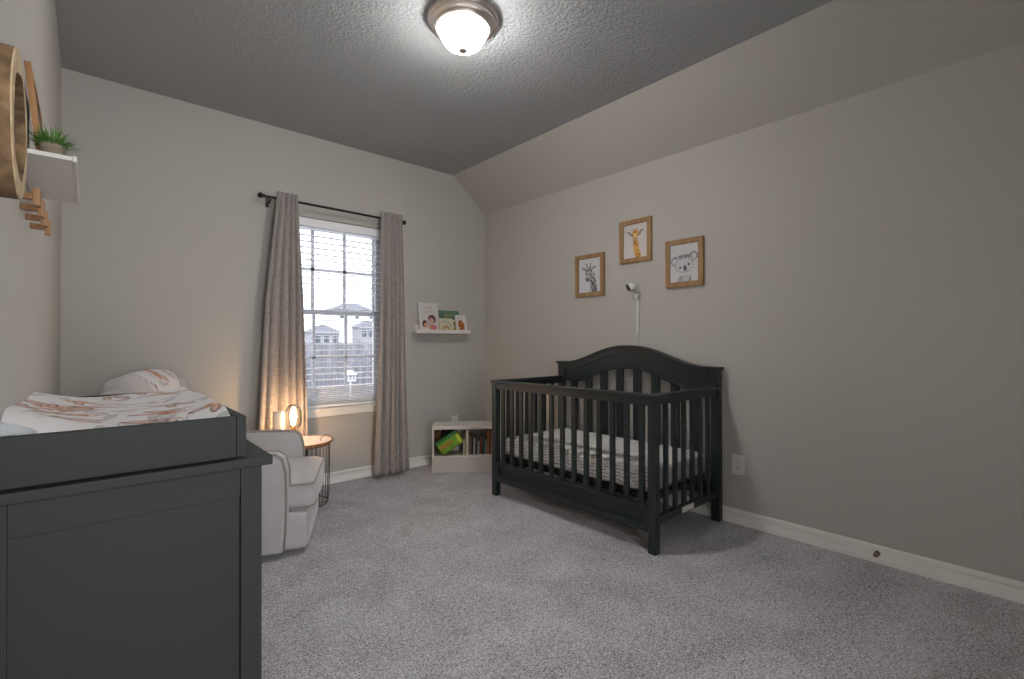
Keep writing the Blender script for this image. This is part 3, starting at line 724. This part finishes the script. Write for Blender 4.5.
# ------------------------------------------------------------------ outlets, door stop
def outlet(label, P, Q, Nn, w=.072, h=.118):
    """P centre on the wall, Q unit width direction, Nn into the room"""
    P, Q, Nn = Vector(P), Vector(Q), Vector(Nn); Mx = Matrix((Q.to_4d(), Nn.to_4d(), Vector((0, 0, 1, 0)), (0, 0, 0, 1))).transposed(); Mx[3][3] = 1
    for i in range(3): Mx[i][3] = P[i]; Mx[3][i] = 0
    t = thing('wall_outlet', label, 'outlet', tuple(P))
    MB().box((-w/2, .0005, -h/2), (w/2, .006, h/2), .002, M=Mx).build('cover_plate', M['plastic'], t)
    for dz in (-.021, .021):
        s_ = MB().box((-.017, .005, dz-.016), (.017, .0078, dz+.016), .002, M=Mx).build('socket', M['plastic'], t)
        k = MB()
        for dx in (-.007, .007): k.box((dx-.0013, .007, dz-.002), (dx+.0013, .0082, dz+.008), M=Mx)
        k.box((-.002, .007, dz-.011), (.002, .0082, dz-.006), M=Mx); k.build('slots', M['outlet_dark'], s_)
outlet('white wall outlet on the right of the crib headboard', (XR, 1.310, .366), (0, 1, 0), (-1, 0, 0), .078, .124)
outlet('white wall outlet just above the toy cubby', (2.655, YB, .362), (1, 0, 0), (0, -1, 0))
ds = thing('door_stop', 'small bronze door stop on the right baseboard', 'door stop', (XR-.014, .608, .05))
Mx = Matrix.Translation((XR-.013, .608, .05)) @ Matrix.Rotation(-PI/2, 4, 'Y')
MB().lathe([(0, 0), (.013, 0), (.013, .004), (.006, .007), (.005, .03), (0, .03)], n=18, M=Mx).build('post', mat('bronze', (120, 96, 78), .4, metal=.7), ds)
MB().lathe([(0, .028), (.010, .028), (.012, .034), (.010, .042), (0, .044)], n=18, M=Mx).build('bumper', mat('tan_rubber', (120, 104, 90), .7), ds)

# ------------------------------------------------------------------ picture ledge with books on the back wall
lz0 = 1.214
lg = thing('book_ledge', 'white narrow book ledge on the wall right of the window', 'shelf', (2.47, YB, lz0))
mb = MB().box((2.18, YB-.098, lz0), (2.765, YB-.001, lz0+.012), .001); mb.build('shelf_board', M['white'], lg)
MB().box((2.175, YB-.108, lz0-.004), (2.765, YB-.098, lz0+.030), .0015).build('front_lip', M['white'], lg)
MB().box((2.215, YB-.013, lz0+.012), (2.765, YB-.001, lz0+.075), .0015).build('back_board', M['white'], lg)
def book(label, x0, w, h, d, yb_, cv, spine, z0=lz0+.013, lean=.16):
    Mx = Matrix.Translation((x0, yb_, z0)) @ Matrix.Rotation(-lean, 4, 'X')
    t = thing('picture_book', label, 'book', (x0+w/2, yb_, z0), 0, 'picture books on the wall ledge')
    mb = MB().box((0, 0, 0), (w, .0022, h), .0006, M=Mx); mb.box((0, d-.0022, 0), (w, d, h), .0006, M=Mx); mb.box((0, 0, 0), (.002, d, h), .0006, M=Mx)
    mb.build('cover', spine, t)
    MB().box((.002, .0022, .002), (w-.002, d-.0022, h-.002), M=Mx).build('pages', M['page'], t)
    flat_print('cover_print', cv, Mx @ Vector((.0, -.0006, 0)), Mx.to_3x3() @ Vector((w, 0, 0)), Mx.to_3x3() @ Vector((0, 0, h)), t, 56)
def scrib(c, x, y, w, n, col, s=.03):
    for k in range(n): xx = x+w*k/n; c.line((xx, y), (xx+w/n*.45, y+(s if k % 2 else -s)), .012, col, .9); c.line((xx+w/n*.3, y-s), (xx+w/n*.3, y+s), .010, col, .8)
c1 = Canvas(90, 110, (206, 200, 198)); scrib(c1, .34, 1.02, .36, 4, (196, 150, 130)); scrib(c1, .30, .86, .46, 6, (206, 160, 120))
c1.ell(.64, .52, .20, .19, (96, 66, 66)); c1.ell(.60, .44, .14, .14, (196, 158, 148)); c1.ell(.28, .32, .14, .15, (60, 40, 46)); c1.ell(.34, .28, .13, .11, (206, 152, 116)); c1.ell(.50, .28, .16, .16, (196, 168, 168)); c1.ell(.68, .18, .18, .11, (200, 120, 110)); c1.ell(.30, .12, .18, .07, (214, 200, 190))
c2 = Canvas(110, 80, (82, 118, 100)); scrib(c2, .26, .58, .42, 6, (176, 128, 84), .05); scrib(c2, .46, .40, .30, 3, (170, 84, 66)); c2.ell(.14, .5, .06, .12, (64, 96, 80)); c2.ell(.86, .42, .06, .16, (106, 142, 116)); c2.ell(.5, .2, .3, .1, (200, 176, 120))
c3 = Canvas(100, 100, (206, 196, 170)); scrib(c3, .24, .80, .5, 6, (110, 110, 110), .025); scrib(c3, .2, .66, .62, 7, (120, 116, 110), .02)
for r, k in ((.28, (120, 160, 130)), (.23, (206, 160, 84)), (.18, (196, 100, 80)), (.12, (206, 196, 170))): c3.ell(.48, .2, r, r, k)
c3.rect(0, 0, 1, .2, (198, 178, 130)); c3.ell(.85, .5, .05, .12, (140, 150, 110))
c4 = Canvas(70, 110, (212, 198, 150)); c4.ell(.5, 1.05, .26, .34, (84, 112, 62)); c4.rect(.2, .12, .8, .6, (120, 116, 40)); c4.ell(.5, .75, .16, .1, (60, 84, 50))
c5 = Canvas(80, 105, (214, 208, 200)); scrib(c5, .22, 1.14, .56, 7, (80, 80, 84), .02)
for x, y, r in ((.42, .74, .2), (.58, .6, .2), (.36, .5, .18), (.62, .36, .18), (.44, .3, .16)): c5.ell(x, y, r, r*.9, (176, 104, 48)); 
for x, y in ((.34, .82), (.56, .86), (.7, .5), (.4, .56)): c5.ell(x, y, .06, .05, (110, 58, 30))
for x in (.28, .42, .56, .70): c5.line((x, .1), (x+.02, .3), .03, (128, 70, 38))
wb = mat('book_cover_white', (206, 200, 192), .6); gb = mat('book_cover_green', (76, 116, 96), .6); yb2 = mat('book_cover_cream', (206, 190, 150), .6)
book('large white picture book with two children, at the left of the ledge', 2.238, .210, .268, .012, YB-.062, c1, wb)
book('green picture book standing behind the others on the ledge', 2.462, .232, .205, .010, YB-.045, c2, gb)
book('small cream picture book with rainbow, leaning front centre of the ledge', 2.436, .148, .128, .010, YB-.086, c3, yb2, lean=.2)
book('small yellow picture book with a green tree, between the rainbow and orange-animal books', 2.587, .052, .118, .008, YB-.078, c4, yb2, lean=.2)
book('white picture book with orange animals, at the right end of the ledge', 2.622, .122, .165, .010, YB-.088, c5, wb, lean=.2)

# ------------------------------------------------------------------ toy cubby in the corner
UA = math.radians(-36.4); UM = Matrix.Translation((2.232, 3.583, 0)) @ Matrix.Rotation(UA, 4, 'Z')
cu = thing('toy_cubby', 'low white two-bay cubby bench standing across the room corner', 'cubby', M=UM)
UWD, UDP, UH = .60, .245, .400
wm = mat('cubby_white', (206, 200, 192), .5); cg = mat('cubby_front', (186, 180, 176), .55)
def cb(mb, n, m=wm): return mb.build(n, m, cu, world=False)
cb(MB().box((0, 0, UH-.018), (UWD, UDP, UH), .002), 'top_board')
cb(MB().box((0, 0, 0), (.015, UDP, UH-.018), .001), 'side_panel'); cb(MB().box((UWD-.015, 0, 0), (UWD, UDP, UH-.018), .001), 'side_panel')
cb(MB().box((.296, .002, .135), (.312, UDP, UH-.018), .001), 'divider')
cb(MB().box((.015, .006, .12), (UWD-.015, UDP, .135), .001), 'bottom_shelf')
cb(MB().box((.015, UDP-.008, .02), (UWD-.015, UDP, UH-.018), .0), 'back_panel')
cb(MB().box((.0, -.012, 0), (UWD, 0, .128), .002), 'front_panel', cg)
cb(MB().box((.0, -.006, .128), (UWD, .006, .138), .002), 'shelf_edge'); cb(MB().box((0, -.006, UH-.03), (UWD, .0, UH-.0), .002), 'top_edge')
def U(mb, name, m, label, cat, group=None, smooth=None, parent=None):
    o = mb.build(name, m, smooth=smooth); o.matrix_world = UM; MW[o.name] = UM
    return tag(o, label, cat, group)
# green toy bag
tb = thing('toy_box', 'bright green box with orange letters leaning in the cubby bay', 'box', M=UM)
MT = Matrix.Translation((.162, .012, .220)) @ Matrix.Rotation(math.radians(-33), 4, 'Y')
mb = MB().box((-.105, 0, -.03), (.108, .120, .080), .012, M=MT, seg=3)
mb.build('box_body', mat('lime_green', (106, 150, 30), .5, noise=(20, .2)), tb, world=False)
mb = MB().box((-.105, -.004, .066), (.108, .123, .098), .008, M=MT, seg=2); mb.build('lid', mat('dark_green', (36, 104, 36), .5), tb, world=False)
mb = MB().box((.078, -.006, -.027), (.1115, .121, .066), .01, M=MT, seg=2); mb.build('end_flap', mat('yellow_green', (176, 190, 50), .5), tb, world=False)
mb = MB()
for k, xx in enumerate((-.085, -.052, -.02, .012)):
    mb.box((xx, -.0035, .018), (xx+.007, -.001, .050), M=MT); mb.box((xx, -.0035, .018 if k % 2 else .043), (xx+.022, -.001, .025 if k % 2 else .050), M=MT)
    mb.box((xx+.015, -.0035, .018), (xx+.022, -.001, .05), M=MT)
mb.build('lettering', mat('orange_print', (196, 84, 30), .6), tb, world=False)
pl = thing('plush_toy', 'dark fluffy plush toy in the back of the left cubby bay', 'plush toy', M=UM)
fz = mat('dark_fluff', (36, 32, 38), 1, bump=(180, .8, .01)); tz = mat('tan_fluff', (134, 98, 56), 1, bump=(180, .8, .01))
MB().soft((.125, .189, .215), (.05, .042, .078), .04, n=6).build('body', fz, pl, world=False, smooth=180)
MB().lathe([(0, -.055), (.03, -.05), (.052, -.02), (.055, .005), (.04, .035), (.02, .05), (0, .053)], (.118, .180, .305), 18).build('head', fz, pl, world=False, smooth=180)
for s in (-1, 1): MB().lathe([(0, -.018), (.014, -.012), (.018, 0), (.012, .014), (0, .018)], (.118+s*.042, .180, .350), 12).build('ear', fz, pl, world=False, smooth=180)
pt = thing('plush_toy', 'small tan plush toy at the left edge of the cubby bay', 'plush toy', M=UM)
MB().soft((.043, .175, .215), (.026, .035, .080), .025, n=6).build('body', tz, pt, world=False, smooth=180)
MB().lathe([(0, -.03), (.02, -.026), (.03, -.005), (.026, .016), (0, .03)], (.043, .168, .312), 16).build('head', tz, pt, world=False, smooth=180)
# upright books
cols = [(156, 108, 60, 'ochre'), (44, 48, 58, 'navy'), (196, 186, 172, 'cream'), (58, 66, 84, 'slate blue'), (182, 176, 170, 'pale grey'), (128, 60, 40, 'rust red'), (40, 44, 52, 'charcoal'), (84, 128, 118, 'teal'), (168, 100, 54, 'orange'), (110, 54, 34, 'brown'), (196, 196, 200, 'white'), (96, 104, 150, 'violet'), (140, 72, 44, 'copper')]
hs = [.178, .150, .140, .165, .120, .155, .172, .135, .21, .235, .145, .15, .19]
ord_ = ['against the divider', 'second from the divider', 'third from the divider', 'fourth from the divider', 'fifth from the divider', 'sixth from the divider', 'seventh from the divider', 'eighth from the divider', 'ninth from the divider', 'tenth from the divider', 'eleventh from the divider', 'twelfth from the divider', 'last in the row by the crib post']
xx = .318
for k, (r, g, b, nm) in enumerate(cols):
    w = (.017, .022, .016, .02, .017, .02, .024, .018, .021, .019, .018, .02, .021)[k]
    t = thing('book', f'upright {nm} book in the right cubby bay, {ord_[k]}', 'book', M=UM, group='books in the right cubby bay')
    lean = math.radians(1.5)
    MK = Matrix.Translation((xx, .045+.012*(k % 3), .1355+w*abs(math.sin(lean)))) @ Matrix.Rotation(lean, 4, 'Y')
    m_ = mat('book_cloth_'+nm.replace(' ', '_'), (r, g, b), .6)
    mb = MB().box((0, 0, 0), (.002, .13, hs[k]), M=MK); mb.box((w-.004, 0, 0), (w-.002, .13, hs[k]), M=MK); mb.box((0, 0, 0), (w-.002, .002, hs[k]), .0005, M=MK)
    mb.build('cover', m_, t, world=False)
    MB().box((.002, .002, .003), (w-.004, .127, hs[k]-.003), M=MK).build('pages', M['page'], t, world=False)
    xx += w+.0004
for k, (c, lab) in enumerate((((170, 168, 160), 'thin pale grey book left of the cubby divider'), ((140, 132, 74), 'thin olive book left of the cubby divider'))):
    t = thing('book', lab, 'book', M=UM)
    mk = mat('thin_book_cover', c, .6); a = .268+k*.0135
    MB().box((a, .05, .1355), (a+.002, .2, .27+.05*k)).box((a+.010, .05, .1355), (a+.012, .2, .27+.05*k)).box((a, .048, .1355), (a+.012, .05, .27+.05*k)).build('cover', mk, t, world=False)
    MB().box((a+.002, .05, .138), (a+.010, .197, .266+.05*k)).build('pages', M['page'], t, world=False)

# ------------------------------------------------------------------ left wall: ledge, frames, plant, wood slice, pegs
sz = 1.550
ls = thing('wall_ledge', 'white picture ledge high on the wall over the dresser', 'shelf', (XL, 1.72, sz))
MB().box((XL+.001, 1.50, sz), (-.030, 1.95, sz+.010), .001).build('shelf_board', M['white'], ls)
MB().box((-.030, 1.50, sz-.002), (-.022, 1.95, sz+.012), .0015).build('front_lip', M['white'], ls)
def lean_frame(label, ya, yc2, z0, h, xb, lean, dk):
    t = thing('framed_picture', label, 'framed picture', (xb, (ya+yc2)/2, z0))
    Mx = Matrix.Translation((xb, ya, z0)) @ Matrix.Rotation(-lean, 4, 'Y'); w = yc2-ya; b = .022
    mb = MB(); mb.box((0, 0, 0), (.012, b, h), .001, M=Mx); mb.box((0, w-b, 0), (.012, w, h), .001, M=Mx); mb.box((0, b, 0), (.012, w-b, b), .001, M=Mx); mb.box((0, b, h-b), (.012, w-b, h), .001, M=Mx)
    mb.build('moulding', M['oak'], t)
    MB().box((.003, b-.002, b-.002), (.009, w-b+.002, h-b+.002), M=Mx).build('picture', mat('dark_picture', dk, .5), t)
lean_frame('oak frame leaning against the wall on the ledge behind the potted grass', 1.594, 1.88, sz+.0105, .232, -.093, .10, (40, 48, 46))
pp = thing('potted_plant', 'small faux grass in a round grey pot on the wall ledge', 'potted plant', (-.066, 1.562, sz+.0105))
MB().lathe([(0, 0), (.017, 0), (.020, .005), (.0235, .028), (.024, .036), (.022, .037), (.021, .031), (0, .030)], (-.066, 1.562, sz+.0105), 24).build('pot', M['pot'], pp)
mb = MB(); rnd = random.Random(8)
for k in range(420):
    a = rnd.random()*2*PI; r0 = .019*math.sqrt(rnd.random()); el = rnd.uniform(.35, 1.45); L = rnd.uniform(.024, .050); w = .0017
    bx, by, bz = -.066+r0*math.cos(a), 1.562+r0*math.sin(a), sz+.040
    pts = []
    for q in range(4):
        t = q/3; rr = L*t*math.cos(el); pts.append(Vector((bx+rr*math.cos(a), by+rr*math.sin(a), bz+L*t*math.sin(el)-.012*t*t*math.cos(el))))
    if max(p.x for p in pts) > -.005 or min(p.x for p in pts) < XL+.006: continue
    px_, py_ = -math.sin(a)*w, math.cos(a)*w
    vs = []
    for q, p in enumerate(pts): f_ = 1-.85*q/3; vs += [(p.x-px_*f_, p.y-py_*f_, p.z), (p.x+px_*f_, p.y+py_*f_, p.z), (p.x, p.y, p.z+.0008*f_)]
    fs = []
    for q in range(3):
        b0 = q*3
        for e in range(3): fs.append((b0+e, b0+(e+1) % 3, b0+3+(e+1) % 3, b0+3+e))
    mb.add(vs, fs)
mb.build('grass_blades', M['grass'], pp)
# wood slice
wc = (1.035, 1.457)
ws = thing('wood_slice', 'round hollow log slice hanging on the wall above the dresser', 'wall decoration', (XL, wc[0], wc[1]))
rnd = random.Random(3); n = 72
ro = [.108*(1+.012*math.sin(3*2*PI*k/n+1)+.008*math.sin(7*2*PI*k/n)) for k in range(n)]
ri = [.081*(1+.05*math.sin(2*2*PI*k/n+.6)+.04*math.sin(5*2*PI*k/n+2)+.02*rnd.uniform(-1, 1)) for k in range(n)]
xa, xb = XL+.002, -.0785
def rp(r, k, x): return (x, wc[0]+r*math.cos(2*PI*k/n), wc[1]+r*math.sin(2*PI*k/n))
def ringmesh(A, xA, B, xB, mi):
    vs = [rp(A[k], k, xA) for k in range(n)]+[rp(B[k], k, xB) for k in range(n)]
    mb.add(vs, [(k, (k+1) % n, n+(k+1) % n, n+k) for k in range(n)], mi)
mb = MB(); ringmesh(ro, xa, ro, xb-.002, 0); ringmesh(ro, xb-.002, [r*.985 for r in ro], xb, 1); ringmesh([r*.985 for r in ro], xb, ri, xb, 1); ringmesh(ri, xb, [r*1.02 for r in ri], xa, 0); ringmesh([r*1.02 for r in ri], xa, ro, xa, 1)
mb.build('log_ring', [M['bark'], M['sap']], ws)
# peg rail
for yy, lab in ((1.505, 'oak wall peg directly below the near end of the white ledge, first in the row'), (1.63, 'oak wall peg below the ledge, second in the row from the log slice'), (1.755, 'oak wall peg below the ledge, third in the row from the log slice'), (1.885, 'oak wall peg at the far end of the row below the ledge')):
    pg = thing('wall_peg', lab, 'wall hook', (XL, yy, 1.455), group='oak pegs below the white ledge')
    MB().box((XL+.001, yy-.004, 1.449), (-.090, yy+.012, 1.463), .0015).build('peg_arm', M['oak'], pg)
    MB().box((-.0945, yy-.008, 1.436), (-.082, yy+.022, 1.475), .0015).build('peg_head', M['oak'], pg)

# ------------------------------------------------------------------ outside the window
gm = mat('winter_lawn', (116, 114, 118), .95, noise=(3, .2))
struct(MB().box((-40, YB+T+.05, -.75), (120, 150, -.70)), 'ground_1', gm)
fm = wood('fence_wood', (98, 96, 102), (126, 123, 130), 'Z', 9, .9)
fe = thing('garden_fence', 'weathered grey wooden board fence across the yard outside', 'fence', (5, 13, -.7))
mb = MB(); x = -4
while x < 16: mb.box((x, 13, -.70), (x+.135, 13.02, 1.12+.01*math.sin(x*9)), .004); x += .142
mb.build('boards', fm, fe)
for zz in (-.35, .75): MB().box((-4, 13.02, zz), (16, 13.06, zz+.09)).build('rail', fm, fe)
brick = mat('house_brick', (150, 147, 154), .9, noise=(2, .1)); roofm = mat('roof_shingle', (100, 100, 108), .9, noise=(3, .15)); trimw = mat('house_trim', (210, 210, 214), .7); dkw = mat('house_window', (70, 76, 84), .2)
def house(label, cx, cy, w, d, hw, hr, z0=-.7, wallm=None):
    t = thing('house', label, 'house', (cx, cy, z0))
    MB().box((cx-w/2, cy-d/2, z0), (cx+w/2, cy+d/2, hw)).build('walls', wallm or brick, t)
    e = .45; r = max(0, (w-d)/2); A = [(cx-w/2-e, cy-d/2-e, hw), (cx+w/2+e, cy-d/2-e, hw), (cx+w/2+e, cy+d/2+e, hw), (cx-w/2-e, cy+d/2+e, hw), (cx-r, cy, hr), (cx+r, cy, hr)]
    MB().add(A, [(0, 1, 5, 4), (1, 2, 5), (2, 3, 4, 5), (3, 0, 4), (3, 2, 1, 0)]).build('roof', roofm, t)
    MB().box((cx-w/2-e, cy-d/2-e-.03, hw-.2), (cx+w/2+e, cy-d/2-e, hw+.02)).build('fascia', trimw, t)
    for k in range(3):
        xx = cx-w*.32+w*.32*k; wq = MB().box((xx-.55, cy-d/2-.05, hw-1.9), (xx+.55, cy-d/2+.01, hw-.6)).build('window', trimw, t)
        MB().box((xx-.48, cy-d/2-.07, hw-1.83), (xx+.48, cy-d/2-.04, hw-.67)).build('pane', dkw, wq)
house('brick house with hipped roof seen through the left of the window', 30.6, 85, 4.6, 4.2, 2.9, 4.3)
house('taller brick house with hipped roof seen through the right of the window', 38.8, 85, 4.0, 3.6, 3.9, 5.2)
house('large far house whose broad roof rises behind the other two', 50, 119, 12, 8, 8.8, 10.9, wallm=mat('pale_siding', (226, 226, 230), .8))
ph = thing('bird_feeder', 'small white roofed bird feeder on a post in the yard outside', 'bird feeder', (4.20, 10, -.7))
MB().box((4.185, 9.985, -.7), (4.215, 10.015, .30), .003).build('post', trimw, ph)
MB().box((4.11, 9.91, .30), (4.29, 10.09, .315), .003).build('tray', trimw, ph)
mb = MB()
for a, b in ((4.12, 9.92), (4.265, 9.92), (4.12, 10.065), (4.265, 10.065)): mb.box((a, b, .315), (a+.015, b+.015, .44), .002)
mb.build('corner_posts', trimw, ph)
MB().prism([(4.08, .44), (4.32, .44), (4.20, .53)], 'Y', 9.88, 10.12).build('roof', trimw, ph)
